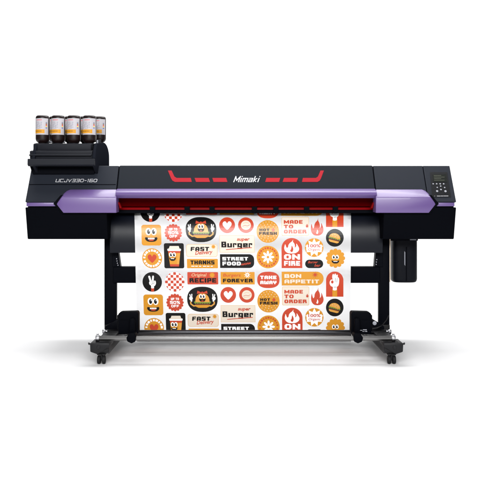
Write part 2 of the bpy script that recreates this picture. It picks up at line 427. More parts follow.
# purple shoulder panels
def shoulder(side):
    f = (lambda x: x) if side < 0 else (lambda x: 492.2 - x)
    b = bmesh.new()
    g = (lambda pts, Y: [P(f(x), y, Y) for x, y in pts])
    fr = [(61.6, 197.2), (56.4, 204.2), (63.2, 212.9), (116.3, 212.9), (116.3, 197.2)]
    tp = [(70.0, 189.4), (66.6, 190.8), (63.8, 193.4)]
    pts = g(fr, -.275)
    for x, y in tp + [(116.1, 189.4)]:
        yy = ys(y)[0]; pts.append(P(f(x), y, yy - .006 if y < 192 else yy - .014))
    # straight back copies, so that it is a solid shell
    pts += [Vector((p.x, -.16, p.z)) for p in g([(60, 204.2), (65.5, 212.4), (116.3, 212.4), (72, 190.2), (116.1, 190.2)], -.27)]
    hull(pts, 0.004, 3, b)
    o = link('shoulder_panel', b, 'purple_plastic', PR, 28)
    # black backing added for the dark gap at its pointed outer end
    b = bmesh.new()
    q = [(60.6, 195.0), (53.2, 203.6), (62.0, 213.8), (80, 213.8), (80, 195)]
    hull(g(q, -.256) + [Vector((p.x, -.17, p.z)) for p in g(q, -.256)], .002, 2, b)
    link('gap_backing', b, 'black_plastic', o)
    return o
shoulder(-1)['label'] = 'purple shoulder panel below the ink bottles'
shoulder(1)['label'] = 'purple shoulder panel beside the control panel'
for x0, x1 in ((26.4, 55.6), (429.4, 454.6)):
    link('accent_strip', poly_y([(x0, 202.6), (x1, 202.6), (x1, 206.3), (x0, 206.3)], -.246, -.1, .002), 'purple_plastic', PR, 30)

# lower housings left and right
def housing(x0, x1):
    z0 = Z(207.3, -.25); zb = Z(239.2, -.2)
    return xprism(x0, x1, [(-.252, z0), (.46, z0), (.46, zb), (-.2, zb)], .006, 3)
hl = link('lower_housing', housing(XL, X(106.5, -.25)), 'black_plastic', PR, 35)
hr = link('lower_housing', housing(X(384.2, -.25), XR), 'black_plastic', PR, 35)
for u, v in ((XL + .01, XA), (XB, XR - .01)): link('chassis', box(((u + v) / 2, .11, Z(205, -.2)), (v - u, .68, .05), .003), 'black_plastic', PR)
# inner body behind the slot, and the bed it stands on
link('inner_body', box(((XA + XB) / 2, .27, Z(204, .27)), (XB - XA + .02, .34, .15), .004), 'black_plastic', PR)
link('bed', box(((XA + XB) / 2, .24, Z(219, .2)), (XB - XA + .12, .36, .06), .004), 'black_plastic', PR)

# slot: red window over the print head, opaque red bar standing in for its reflection, black clamps
xa, xb = X(117.6, -.16), X(375.0, -.16)
wp = [(-.150, Z(198.0, -.150)), (-.135, Z(202.6, -.135)), (-.130, Z(206.2, -.130)), (-.108, Z(206.9, -.108)), (-.102, Z(206.9, -.102)), (-.122, Z(205.8, -.122)), (-.127, Z(202.4, -.127)), (-.143, Z(198.0, -.143))]
win = link('slot_window', xprism(xa, xb, wp, 0.001, 1), 'red_acrylic', PR, 30)
win['label'] = 'dark red see-through window along the print slot'
reflection = link('slot_reflection', xprism(xa, xb, [(-.100, Z(207.0, -.1)), (-.106, Z(209.9, -.106)), (-.04, Z(210.4, -.04)), (-.04, Z(206.6, -.04))], .003, 2), 'red_reflection', PR, 30)
link('slot_lip', xprism(xa, xb, [(-.112, Z(210.1, -.112)), (-.112, Z(213.2, -.112)), (-.03, Z(211.6, -.03)), (-.03, Z(210.6, -.03))], .001, 1), 'black_plastic', PR)
for px in (152.3, 187, 212, 254.5, 276, 306.8, 335.6):
    b = poly_y([(px - 2.6, 206.2), (px + 2.6, 206.2), (px + 2.6, 210.4), (px + 1.7, 213.4), (px - 1.7, 213.4), (px - 2.6, 210.4)], -.122, -.06, .002)
    b = poly_y([(px - 1.2, 210.6), (px + 1.2, 210.6), (px + 1.2, 212.4), (px - 1.2, 212.4)], -.126, -.12, .001, bm=b)
    link('media_clamp', b, 'black_plastic', PR)
for s, px in ((1, 117.2), (-1, 375.2)):
    b = poly_y([(px + s * .3, 201.4), (px + s * 2.2, 202.6), (px + s * 4.4, 208.0), (px + s * 2.4, 208.2)], -.19, -.15, .001)
    link('slot_glint', b, 'red_reflection', PR)  # bright red glint at each end of the slot, modelled as a solid bar

# curved front panel (the sheet slides down over it)
def bez(p0, p1, p2, p3, n):
    return [tuple((1 - t) ** 3 * p0[j] + 3 * (1 - t) ** 2 * t * p1[j] + 3 * (1 - t) * t * t * p2[j] + t ** 3 * p3[j] for j in (0, 1)) for t in [k / n for k in range(n + 1)]]
P0 = (0.05, Z(208.0, .05)); P3 = (-0.110, Z(250, -.110))
curve = bez(P0, (-0.055, P0[1] - .002), (-.120, P3[1] + .185), P3, 26)
low = [(-.03, Z(336, -.03))]
SHEET = Profile(curve + low, cut=[208 + 1.1 * k for k in range(40)])
front = [(y + .006, z - .004) for y, z in curve] + [(-.10, Z(252.8, -.10))]
back = [(y + .022, z - .014) for y, z in curve[4:]] + [(-.08, Z(252.8, -.08))]
fp = link('front_panel', xprism(X(110.0, -.10), X(382.5, -.10), front + back[::-1], 0.0), 'panel_metal', PR, 40)

# stand: two legs, cross beam, feet with casters
def leg(px0, px1, sgn):
    b = bmesh.new()
    box(((X(px0, 0) + X(px1, 0)) / 2, 0.0, (Z(237, 0) + .10) / 2), (X(px1, 0) - X(px0, 0), .045, Z(237, 0) - .10), .006, 3, b)
    return link('leg', b, 'black_metal', PR, 35)
lgl, lgr = leg(104.8, 117.0, -1), leg(378.2, 389.0, 1)
for pts, lg, dots in (([(112, 238), (118, 250), (120.4, 267), (112, 267)], lgl, [(116.6, 258.8), (117.0, 261.0), (117.4, 263.2), (118.0, 265.2)]),
                      ([(383, 238), (375.8, 252), (374.6, 267), (383, 267)], lgr, [(376.8, 259.6), (376.4, 262.0), (376.2, 264.4)])):
    br = link('brace', poly_y(pts, -.03, .03, .003), 'black_metal', lg)
    b = bmesh.new()
    for px, py in dots: box(P(px, py, -.0315), (.006, .003, .007), .001, 1, b)
    link('cable_clip', b, 'button_white', lg)
link('cross_beam', box((X(246.5, 0), .0, Z(274.4, 0)), (X(380, 0) - X(115, 0), .08, Z(266.4, 0) - Z(282.4, 0)), .005, 3), 'black_metal', PR, 35)
def foot(cx, sgn, lx):
    b = bmesh.new()
    # long floor beam from front to back with a gusset that runs up to the leg
    prof = [(-.57, .126), (-.57, .078), (-.54, .064), (.47, .064), (.50, .074), (.50, .126), (.47, .133), (-.54, .133)]
    xprism(cx - .045, cx + .045, prof, .006, 3, b)
    f = lambda dx: cx + sgn * dx
    hull([Vector((f(a), y, z)) for y in (-.585, -.44) for a, z in ((.062, .131), (.060, .082), (.020, .068), (-.05, .110), (-.05, .131))], .004, 2, b)
    box(((cx + lx) / 2, 0, .130), (abs(cx - lx) + .066, .09, .04), .004, 2, b)
    o = link('foot', b, 'foot_metal', PR, 35)
    b = bmesh.new()
    hull([Vector((f(.058), -.57, .128)), Vector((f(.078), -.56, .130)), Vector((f(.078), -.54, .130)), Vector((f(.058), -.53, .110)), Vector((f(.078), -.55, .116))], .002, 2, b)
    link('foot_bracket', b, 'foot_metal', o)
    link('bolt', tube((f(.012), -.584, .108), (f(.012), -.590, .108), .010, 20), 'foot_metal', o)
    for yy in (-.51, .455):
        c = bmesh.new(); x0 = cx + (sgn * .006)
        tube((x0, yy, .050), (x0, yy, .074), .012, 16, c)
        box((x0, yy, .058), (.050, .05, .010), .003, 2, c)
        tube((x0 - .020, yy - .012, .025), (x0 + .020, yy - .012, .025), .006, 12, c)
        box((x0, yy - .006, .040), (.010, .030, .034), .003, 2, c)
        cas = link('caster', c, 'rubber', o, 35)
        d = bmesh.new()
        for s in (-1, 1): tube((x0 + s * .005, yy - .012, .025), (x0 + s * .0235, yy - .012, .025), .025, 28, d, 0, .005)
        link('caster_wheels', d, 'rubber', o, 40)
    return o
fl = foot(-.80, -1, -.839); fr_ = foot(.876, 1, .933)

# take-up bars and drive boxes
YB = -.53; zb = Z(338.2, YB); zt = Z(332.2, -.2)
bar = link('winding_bar', tube((X(97, YB), YB, zb), (X(394.0, YB), YB, zb), .0148, 36), 'steel', PR, 40)
tb = link('tension_bar', tube((X(104.0, -.2), -.2, zt), (X(391.0, -.2), -.2, zt), .0145, 36), 'dark_steel', PR, 40)
for px in (97.6, 393.4):
    b = tube((X(px, YB) - .010, YB, zb), (X(px, YB) + .010, YB, zb), .0185, 28)
    tube((X(px, YB), YB, zb + .004), (X(px, YB), YB, zb + .027), .006, 16, b)
    link('bar_end', b, 'chrome', bar, 40)
for px in (105.0, 388.6):
    b = tube((X(px, -.2) - .016, -.2, zt + .004), (X(px, -.2) + .016, -.2, zt + .004), .013, 28)
    tube((X(px, -.2), -.215, zt + .012), (X(px, -.2), -.232, zt + .012), .009, 20, b)
    link('bar_end', b, 'chrome', tb, 40)
def drive(side):
    f = (lambda x: x) if side < 0 else (lambda x: 489.5 - x)
    b = bmesh.new(); Y = -.47
    poly_y([(f(a), c) for a, c in [(118.2, 313.6), (121.0, 312.4), (137.0, 312.0), (138.2, 313.6), (138.2, 334.0), (118.2, 334.4)]], Y, -.39, .007, 3, b)
    poly_y([(f(a), c) for a, c in [(120.4, 323), (127, 323), (127, 332), (120.4, 332)]], -.41, -.08, .003, 2, b)
    poly_y([(f(a), c) for a, c in [(117.2, 315.2), (119.2, 314.6), (119.2, 333), (117.2, 330)]], Y + .03, -.40, .003, 2, b)
    o = link('drive_box', b, 'black_plastic', PR, 35)
    b = bmesh.new()                                                        # grip that holds both bars
    poly_y([(f(a), c) for a, c in [(129.6, 318.8), (133.6, 318.2), (134.8, 320), (134.8, 335.6), (129.2, 335.6)]], -.505, Y + .001, .005, 3, b)
    poly_y([(f(a), c) for a, c in [(128.8, 333.6), (134.6, 333.4), (136.0, 336), (135.2, 341.8), (131.4, 343.6), (127.2, 341.8), (126.2, 338)]], -.556, -.475, .005, 3, b)
    link('bar_grip', b, 'black_plastic', o, 35)
    b = poly_y([(f(a), c) for a, c in [(120.2, 319.4), (127.4, 319.4), (127.4, 320.2), (120.2, 320.2)]], Y - .003, Y + .01, .0005, 1)
    link('rib', b, 'black_plastic', o)
    # arm from the box back to the leg
    b = poly_y([(f(a), c) for a, c in [(105, 326.5), (119.5, 318), (119.5, 334), (104.5, 338)]], -.12, -.05, .004, 2)
    link('drive_arm', b, 'black_metal', o, 35)
    return o
dl = drive(-1); dr = drive(1)
# right-hand box: knob, small white marks, wire up the leg
b = tube(P(374.6, 323.2, -.40), P(374.6, 323.2, -.445), .012, 20); link('knob', b, 'grey_plastic', dr, 40)
b = bmesh.new()
for (x0, y0, x1, y1) in ((359.6, 330.0, 362.4, 330.6), (363.0, 329.4, 366.8, 330.2), (362.4, 331.2, 364.6, 331.7), (365.2, 331.0, 367.2, 331.8)):
    poly_y([(x0, y0), (x1, y0), (x1, y1), (x0, y1)], -.4715, -.468, 0, 1, b)
link('drive_lettering', b, 'button_white', dr)
link('cable', sweep([P(388.6, 315.5, -.062), P(386.5, 320, -.08), P(382, 325.5, -.11), P(377, 328, -.22), P(372, 328.6, -.40)], .0035), 'rubber', dr, 60)

# waste tank, and the tube beside it, hanging under the right housing
t0 = P(403.6, 281.6, .06); h = Z(240, .06) - t0.z
b = bmesh.new(); loops = []
rx, ry = X(416.2, .06) - X(403.6, .06), .075
for zz, k in ((0, .86), (.004, .93), (.012, .98), (.022, 1), (h, 1)):
    lp = []
    for i in range(48):
        q = 2 * math.pi * i / 48; c, s = math.cos(q), math.sin(q)
        lp.append(Vector((t0.x + k * rx * math.copysign(abs(c) ** .62, c), .06 + k * ry * math.copysign(abs(s) ** .62, s), t0.z + zz)))
    loops.append(lp)
caps(b, loft(b, loops))
tank = link('waste_tank', b, 'tank_plastic', PR, 50)
link('tank_seam', poly_y([(405.9, 247), (407.0, 247), (407.0, 281), (405.9, 281)], -.0165, .0, .0005, 1), 'black_plastic', tank)
link('tank_highlight', poly_y([(404.4, 251), (405.3, 252.5), (405.3, 266), (404.4, 264.5)], -.0175, .0, .0005, 1), 'grey_plastic', tank)  # grey strip that stands in for the highlight on the tank
link('drain_tube', sweep([P(390.0, 238, -.05), P(390.0, 250, -.05), P(390.0, 268, -.05), P(390.1, 282, -.045)], .0036), 'beige_tube', PR, 60)
link('tank_bracket', poly_y([(389, 238.6), (418, 238.6), (418, 240.8), (389, 240.8)], -.02, .12, .002), 'black_metal', PR)
link('bracket_label', poly_y([(410, 238.9), (416.4, 238.9), (416.4, 240.2), (410, 240.2)], -.0215, -.0195, 0), 'grey_plastic', PR)

# ---- control panel
def quad(x0, x1, y0, y1, k):     # follows the end cover's lean
    return [(x0, y0), (x1, y0), (x1 + k, y1), (x0 + k * .55, y1)]
A = Art(SLOPE); A.n = 5
A.poly(quad(430.0, 447.2, 172.3, 197.2, 3.8), 'panel_black')
cp = A.build('control_panel', PR, 'black control panel with small screen and white keys')
A = Art(SLOPE); A.n = 9; A.poly(quad(432.6, 446.0, 174.6, 182.2, 1.0), 'lcd')
for i in range(4):
    y = 175.8 + 1.6 * i; A.line([(433.6 + .15 * i, y), (441 + (i % 2) * 3.4, y)], .5, 'lcd_line')
A.build('screen', cp)
for (x, y, r) in [(433.1, 184.1, .75), (436.6, 184.1, .75), (440.1, 184.1, .8), (443.6, 184.1, .8), (437.2, 187.7, .7), (440.6, 186.4, .75), (444.6, 187.8, .75), (440.9, 189.8, .85), (437.1, 191.4, 1.15), (445.4, 191.5, 1.2)]:
    b = bmesh.new(); c = SLOPE.put(x, y, .001); n = (SLOPE.put(x, y, 1) - SLOPE.put(x, y, 0)).normalized()
    tube(c, c + n * .003, r * .0062, 16, b, 0, .001); link('button', b, 'button_white', cp, 40)
A = Art(SLOPE); A.n = 9; [A.rect(x, 196.1, x + l, 196.5, 'white_print') for x, l in ((434.4, .5), (436.8, 3.4), (440.5, 2.6), (443.4, 4.8))]; A.build('panel_lettering', cp)

# ---- ink supply unit
IU = empty('ink_supply_unit', (0, 0, 0)); IU.parent = PR
YF = -.235
ux0, ux1 = X(27.4, YF), X(94.6, YF)
zt_ = Z(158.8, YF)
link('front_cover', xprism(ux0, ux1, [(YF, zt_), (YF - .003, Z(164.8, YF)), (YF + .012, Z(166.2, YF)), (-.13, Z(166.4, -.13)), (-.06, zt_ - .004), (YF + .03, zt_ + .002)], .004, 3), 'unit_plastic', IU)
link('shaded_skirt', hull([Vector((x, y, z)) for x, y, z in ((X(29.4, -.15), -.15, Z(165.4, -.15)), (X(94.8, -.15), -.15, Z(165.4, -.15)), (X(32.6, -.15), -.15, Z(174.2, -.15)), (X(94.2, -.15), -.15, Z(174.2, -.15)), (X(29.4, -.15), .2, Z(165.4, -.15)), (X(94.8, -.15), .2, Z(165.4, -.15)), (X(32.6, -.15), .2, Z(174.2, -.15)), (X(94.2, -.15), .2, Z(174.2, -.15)))], .003), 'black_plastic', IU)  # black material puts the shade under the cover's lip into the colour
Y2 = -.205
link('ledge', xprism(X(29.6, Y2), X(92.4, Y2), [(Y2, Z(151.0, Y2)), (Y2 + .004, Z(158.9, Y2)), (.2, Z(158.9, Y2)), (.2, Z(149, .0)), (Y2 + .03, Z(150.2, Y2))], .004, 3), 'unit_plastic', IU, 35)
link('ledge_rail', xprism(X(29.8, Y2), X(91.6, Y2), [(Y2 - .016, Z(154.6, Y2)), (Y2 - .018, Z(155.8, Y2)), (Y2 + .01, Z(156.4, Y2)), (Y2 + .01, Z(153.9, Y2))], .0015, 2), 'unit_plastic', IU, 35)
Y3 = -.165
link('bottle_deck', xprism(X(33.2, Y3), X(91.0, Y3), [(Y3, Z(144.0, Y3)), (Y3, Z(150.6, Y3)), (.28, Z(150.6, Y3)), (.28, Z(143.0, Y3)), (Y3 + .02, Z(143.2, Y3))], .004, 3), 'unit_plastic', IU, 35)
# side plate with a rounded back, seen past the front cover
xe = X(92.0, YF)
side = [(-.12, Z(175, -.12)), (YF + .02, Z(166.5, YF)), (YF + .008, Z(157.5, YF)), (-.20, Z(149.6, -.2)), (-.172, Z(144.6, -.172)), (-.15, Z(143.2, -.15))]
side += [(.10, Z(142.6, .1))]
for k in range(1, 9):
    q = R(90 * k / 8); side.append((.10 + .19 * math.sin(q), Z(142.6, .1) - .09 + .09 * math.cos(q)))
side += [(.29, Z(170, .2))]
for nm, xx in (('side_plate', xe), ('side_plate', X(34.5, Y3))):
    link(nm, xprism(xx, xx + .018, side, .004, 3), 'unit_matte', IU, 30)
for k, (yy, zz) in enumerate([(-.10, 143.6), (-.05, 143.2), (.0, 143.0)]):
    link('hook', box((xe + .008, yy, Z(zz, yy) + .008), (.010, .012, .03), .003, 2), 'grey_plastic' if k == 0 else 'unit_plastic', IU)

# ------------------------------------------------------------------ ink bottles
def bottle(cx, cy, z0, s=1.0):
    e = empty('ink_bottle', (cx, cy, z0)); r = .0436
    prof = [(.024, .0), (.026, .004), (.033, .008), (.041, .018), (r, .030), (r, .160), (r - .0015, .170), (r - .006, .1765), (.030, .179), (.001, .1795)]
    b = lathe((cx, cy, z0), prof, 48); link('body', b, 'bottle_brown', e, 40)
    b = lathe((cx, cy, z0), [(.023, -.012), (.0235, .008), (.021, .0085), (.001, .0088)], 28); link('cap', b, 'bottle_black', e, 40)
    a0, a1 = R(-112), R(68)
    b = lathe((cx, cy, z0), [(r + .0005, .054), (r + .0005, .158)], 36, a0=a0, a1=a1)
    lb = link('label', b, 'label_paper', e, 60)
    b = bmesh.new()
    def patch(d0, d1, zA, zB, mi, o=.0009): lathe((cx, cy, z0), [(r + o, zA), (r + o, zB)], max(2, int(abs(d1 - d0) / 5)), b, mi, R(d0), R(d1))
    patch(-80, 30, .063, .087, 0)
    for k in range(6): patch(-56 + k * 11, -56 + k * 11 + (7 if k % 2 else 9), .073, .079, 1, .0012)
    for d0, d1 in ((-38, -31), (-29, -21), (-19, -12), (-10, -2), (0, 8)): patch(d0, d1, .1455, .1495, 2)
    for i in range(7):
        for j in range(5):
            if (i * 3 + j * 5) % 7 < 5: patch(-52 + j * 13, -52 + j * 13 + 6 + (i * j) % 5, .094 + i * .0062, .0962 + i * .0062, 3)
    for i, m_ in enumerate((4, 5, 2, 1, 6)): patch(40, 52, .094 + .008 * i, .1005 + .008 * i, m_)
    for i in range(4): patch(-100 + i * 8, -95 + i * 8, .066, .082, 0 if i % 2 else 3)
    link('label_print', b, ['label_orange', 'label_brown', 'label_red', 'label_grey', 'label_blue', 'label_yellow', 'label_grey'], lb, 60)
    return e
def dup(e, loc):
    r = e.copy(); COL.objects.link(r); r.location = loc
    for ch in list(e.children):
        c = ch.copy(); COL.objects.link(c); c.parent = r
        for g in list(ch.children):
            d = g.copy(); COL.objects.link(d); d.parent = c
    return r
BY, BY2 = -.085, .215
bz = Z(143.6, BY)
grp = 'upside down ink bottles standing on the ink unit'
lab = ['leftmost of the four front row ink bottles', 'second ink bottle from the left in the front row',
       'third ink bottle from the left in the front row', 'rightmost of the four front row ink bottles']
lab2 = ['rear ink bottle mostly hidden behind the gap right of the leftmost front bottle', 'rear ink bottle showing as a sliver between the second and third front bottles',
        'rear ink bottle showing as a sliver between the third and fourth front bottles', 'rear ink bottle half in view at the right end of the row']
first = None
for i, px in enumerate((42.6, 58.2, 73.9, 89.5)):
    loc = (X(px, BY), BY, bz)
    if first is None: first = bottle(*loc); o = first
    else: o = dup(first, loc)
    tag(o, lab[i], 'ink bottle', grp); o.rotation_euler.z = R((0, 3, -2, 4)[i])
for i, px in enumerate((55.4, 70.2, 85.2, 99.6)):
    o = dup(first, (X(px, BY2), BY2, bz + .026)); tag(o, lab2[i], 'ink bottle', grp)
for px in (42.6, 58.2, 73.9, 89.5):
    for Y, p in ((BY, px),):
        link('bottle_socket', lathe((X(p, Y), Y, Z(143.2, Y3) - .004), [(.036, 0), (.034, .008), (.026, .010), (.024, .004)], 32), 'unit_plastic', IU, 40)
for px in (48.0, 61.5, 75.8):
    link('grey_block', box((X(px, .0), .0, Z(143.0, .0) + .006), (.040, .05, .012), .003, 2), 'grey_plastic', IU)  # small grey blocks on the deck between the bottles

# ------------------------------------------------------------------ the printed sheet
PS = empty('printed_sheet', (0, -.1, 0))
tag(PS, 'white vinyl sheet printed with orange, red and black food stickers hanging from the printer', 'printed sheet')
def edges(row):
    t = max(0, (row - 212) / 118)
    return 134.4 + 2.4 * t, 351.0 - .6 * t
def warp(x, y):
    t = (y - 225) / 70
    return x + 0.011 * t * (331 - x)
b = bmesh.new(); rows = [208.2 + 1.2 * k for k in range(36)] + [254 + 4 * k for k in range(20)] + [333.2]
fr1, bk1 = [], []
for rrow in rows:
    x0, x1 = edges(rrow); a, c = SHEET.put(x0, rrow, 0), SHEET.put(x1, rrow, 0)
    fr1.append([a + (c - a) * k / 40 for k in range(41)])
loft(b, fr1, closed=False)
t = b.faces[:]; bmesh.ops.solidify(b, geom=t, thickness=-0.0004)
link('sheet', b, 'vinyl', PS, 60)
# paper core that the sheet is wound on, behind the tension bar
link('core', tube((X(137, 0), .010, Z(335.6, .01)), (X(351, 0), .010, Z(335.6, .01)), .0375, 40), 'bottle_black', PS, 40)

HEART = [(0, -.45), (.28, -.85), (.68, -.86), (.96, -.5), (.9, -.05), (.55, .42), (0, .9), (-.55, .42), (-.9, -.05), (-.96, -.5), (-.68, -.86), (-.28, -.85)]
FLAME = [(.18, -1), (.15, -.72), (.33, -.45), (.42, -.1), (.38, .16), (.53, .05), (.61, -.15), (.61, -.44), (.82, -.1), (.97, .3), (.85, .68), (.48, .94), (0, 1), (-.5, .94), (-.86, .66), (-.98, .3), (-.96, -.02), (-.86, -.34), (-.76, -.02), (-.62, .2), (-.47, .02), (-.43, -.22), (-.26, -.5), (.02, -.74)]
FLAME_IN = [(0, -.5), (.3, -.05), (.36, .35), (.2, .75), (0, .85), (-.3, .72), (-.36, .4), (-.2, .3), (-.12, 0)]
PEACE = [(-.22, 1.0), (-.28, .6), (-.52, .42), (-.6, .1), (-.5, -.1), (-.62, -.55), (-.72, -.88), (-.52, -1.0), (-.36, -.85), (-.2, -.3), (-.08, -.28), (-.02, -.8), (.08, -1.0), (.26, -.98), (.3, -.8), (.24, -.2), (.5, -.22), (.62, .0), (.6, .35), (.42, .62), (.26, .72), (.24, 1.0)]
OKH = [(-.3, 1.0), (-.34, .62), (-.66, .5), (-.86, .22), (-.84, -.08), (-.62, -.3), (-.36, -.3), (-.44, -.6), (-.36, -.95), (-.18, -.98), (-.1, -.72), (-.04, -.98), (.14, -1.05), (.22, -.8), (.34, -.92), (.5, -.88), (.5, -.6), (.66, -.55), (.74, -.3), (.72, .1), (.6, .45), (.36, .62), (.3, 1.0)]

def eyes(A, cx, cy, dx, rx, ry, dark='ink_black'):
    for s in (-1, 1):
        L = A.n
        A.ell(cx + s * dx, cy, rx, ry, 'ink_white', n=24)
        A.ell(cx + s * dx * .9, cy + ry * .06, rx * .56, ry * .66, dark, n=18)
        A.ell(cx + s * dx * .9 + rx * .22, cy - ry * .22, rx * .15, ry * .18, 'ink_white', n=10)
def grin(A, x0, x1, y0, y1):
    cx, m = (x0 + x1) / 2, (x1 - x0) / 2
    A.poly(spline([(x0, y0 + .3), (x0 + m * .4, y0 + .7), (cx, y0 + .9), (x1 - m * .4, y0 + .7), (x1, y0 + .3), (x1 - m * .12, y0 + (y1 - y0) * .62), (cx + m * .5, y1 - .2), (cx, y1), (cx - m * .5, y1 - .2), (x0 + m * .12, y0 + (y1 - y0) * .62)], 4), 'ink_black')
def burger(A, cx, cy, s, rot=0):
    q = R(rot); c_, s_ = math.cos(q), math.sin(q)
    T = lambda pts: [(cx + s * (x * c_ - y * s_), cy + s * (x * s_ + y * c_)) for x, y in pts]
    A.poly(T([(-.92, .38), (.92, .38), (.86, .66), (.62, .82), (-.62, .82), (-.86, .66)]), 'ink_bun')
    A.poly(T([(-1, .16), (1, .16), (1.0, .36), (.9, .46), (-.9, .46), (-1, .36)]), 'ink_brown')
    A.poly(T([(-1.08, .02)] + [(-1.08 + 2.16 * k / 12, .26 if k % 2 else .12) for k in range(13)] + [(1.08, .02)]), 'ink_green')
    A.poly(T([(-.98, -.04), (.98, -.04), (.5, .16), (.3, .04)]), 'ink_orange')
    A.poly(T([(-.98 * math.cos(math.pi * k / 18), .0 - .80 * math.sin(math.pi * k / 18)) for k in range(19)]), 'ink_bun')
    L = A.n; A.n += 1
    for x, y in ((-.45, -.4), (-.1, -.6), (.3, -.5), (.55, -.28), (.02, -.3)):
        p = T([(x, y)])[0]; A.ell(p[0], p[1], .07 * s, .045 * s, 'ink_cream', n=8, layer=L)

def d_peace(A, o):
    A.ell(150.6, 212.2 + o, 9.8, 9.8, 'ink_black')
    A.rect(149.3, 217.6 + o, 152.3, 221.8 + o, 'ink_red', .6); A.shape(PEACE, 150.8, 212.2 + o, 5.6, 'ink_white', 6.2)
    A.line([(149.2, 214.6 + o), (152.8, 213.6 + o)], .4, 'ink_black'); A.line([(150.6, 210.6 + o), (150.8, 213.6 + o)], .35, 'ink_black'); A.line([(152.4, 211.2 + o), (152.3, 213.2 + o)], .35, 'ink_black')
def d_check(A, o):
    cx, cy, r = 173.4, 212.2 + o, 9.8; c = 2 * r / 7; A.ell(cx, cy, r, r, 'ink_white'); L = A.n; A.n += 1
    for i in range(7):
        for j in range(7):
            if (i + j) % 2 == 0: continue
            x0, y0 = cx - r + i * c, cy - r + j * c
            t = bmesh.new(); t.faces.new([t.verts.new(p) for p in ((x0, y0, 0), (x0 + c, y0, 0), (x0 + c, y0 + c, 0), (x0, y0 + c, 0))])
            for k in range(24):                                       # trim the squares to the round outline
                q = 2 * math.pi * (k + .5) / 24
                if not t.faces: break
                bmesh.ops.bisect_plane(t, geom=t.verts[:] + t.edges[:] + t.faces[:], plane_co=(cx + r * .99 * math.cos(q), cy + r * .99 * math.sin(q), 0), plane_no=(math.cos(q), math.sin(q), 0), clear_outer=True)
            if t.faces: A.add(t, 'ink_red', L)
            else: t.free()
def d_face(A, o):
    A.rect(141.2, 224.8 + o, 161.0, 245.5 + o, 'ink_orange', 2.6); eyes(A, 150.9, 231.6 + o, 2.75, 2.75, 3.6)
    A.shape([(-1, -.55), (-.5, -.45), (0, -.4), (.5, -.45), (1, -.55), (1.05, .1), (.7, .8), (0, 1), (-.7, .8), (-1.05, .1)], 150.9, 238.9 + o, 5.7, 'ink_black', 2.9); A.ell(150.9, 240.1 + o, 2.6, .8, 'ink_red', n=16); L = A.n; A.n += 1
    for k in range(4): A.rect(147.6 + k * 1.7, 237.9 + o, 149.1 + k * 1.7, 239.3 + o, 'ink_white', .3, L)
def d_burst(A, o):
    A.star(173.1, 232.8 + o, 7.6, 8.9, 16, 'ink_red', 0, True); A.block('UP TO', 169.0, 228.0 + o, 177.2, 230.4 + o, 'ink_white', .22, 1.1)
    A.block('50%', 168.0, 231.2 + o, 178.2, 234.2 + o, 'ink_white', .22, 1.2); A.block('OFF', 169.2, 235.0 + o, 177.0, 237.6 + o, 'ink_white', .22, 1.2)
def d_heartring(A, o):
    cx, cy = 151.2, 258.3 + o; A.ell(cx, cy, 10, 10, 'ink_orange'); A.ring_blocks(cx, cy, 7.9, 2.0, 2.1, 'ink_white', [(-84, 84, 9), (112, 248, 8)]); A.shape(HEART, cx, cy + .3, 4.6, 'ink_red')
def d_cup(A, o):
    A.rect(163.3, 243.2 + o, 183.3, 268.3 + o, 'ink_black', 1.8)
    A.poly([(167.4, 251 + o), (179.8, 251 + o), (178.0, 266.4 + o), (169.2, 266.4 + o)], 'ink_orange')
    A.poly([(167.4, 250.8 + o), (179.8, 250.8 + o), (179.5, 253 + o), (167.7, 253 + o)], 'ink_red'); A.poly([(176.6, 253 + o), (179.5, 253 + o), (178.0, 266.4 + o), (175.8, 266.4 + o)], 'ink_bun')
    A.poly([(168.9, 264.2 + o), (178.2, 264.2 + o), (178.0, 266.4 + o), (169.2, 266.4 + o)], 'ink_red')
    A.rect(166.8, 248.6 + o, 180.4, 250.9 + o, 'ink_white', .9); A.poly([(168.2, 248.7 + o), (169.2, 246 + o), (178.2, 246 + o), (179.0, 248.7 + o)], 'ink_cream'); A.line([(167.4, 249 + o), (179.8, 249 + o)], .35, 'ink_tan')
    eyes(A, 171.8, 254.6 + o, 1.7, 1.75, 2.4); grin(A, 168.6, 175.0, 257.2 + o, 260.6 + o); A.line([(170, 258.4 + o), (173.4, 258.6 + o)], .6, 'ink_white')
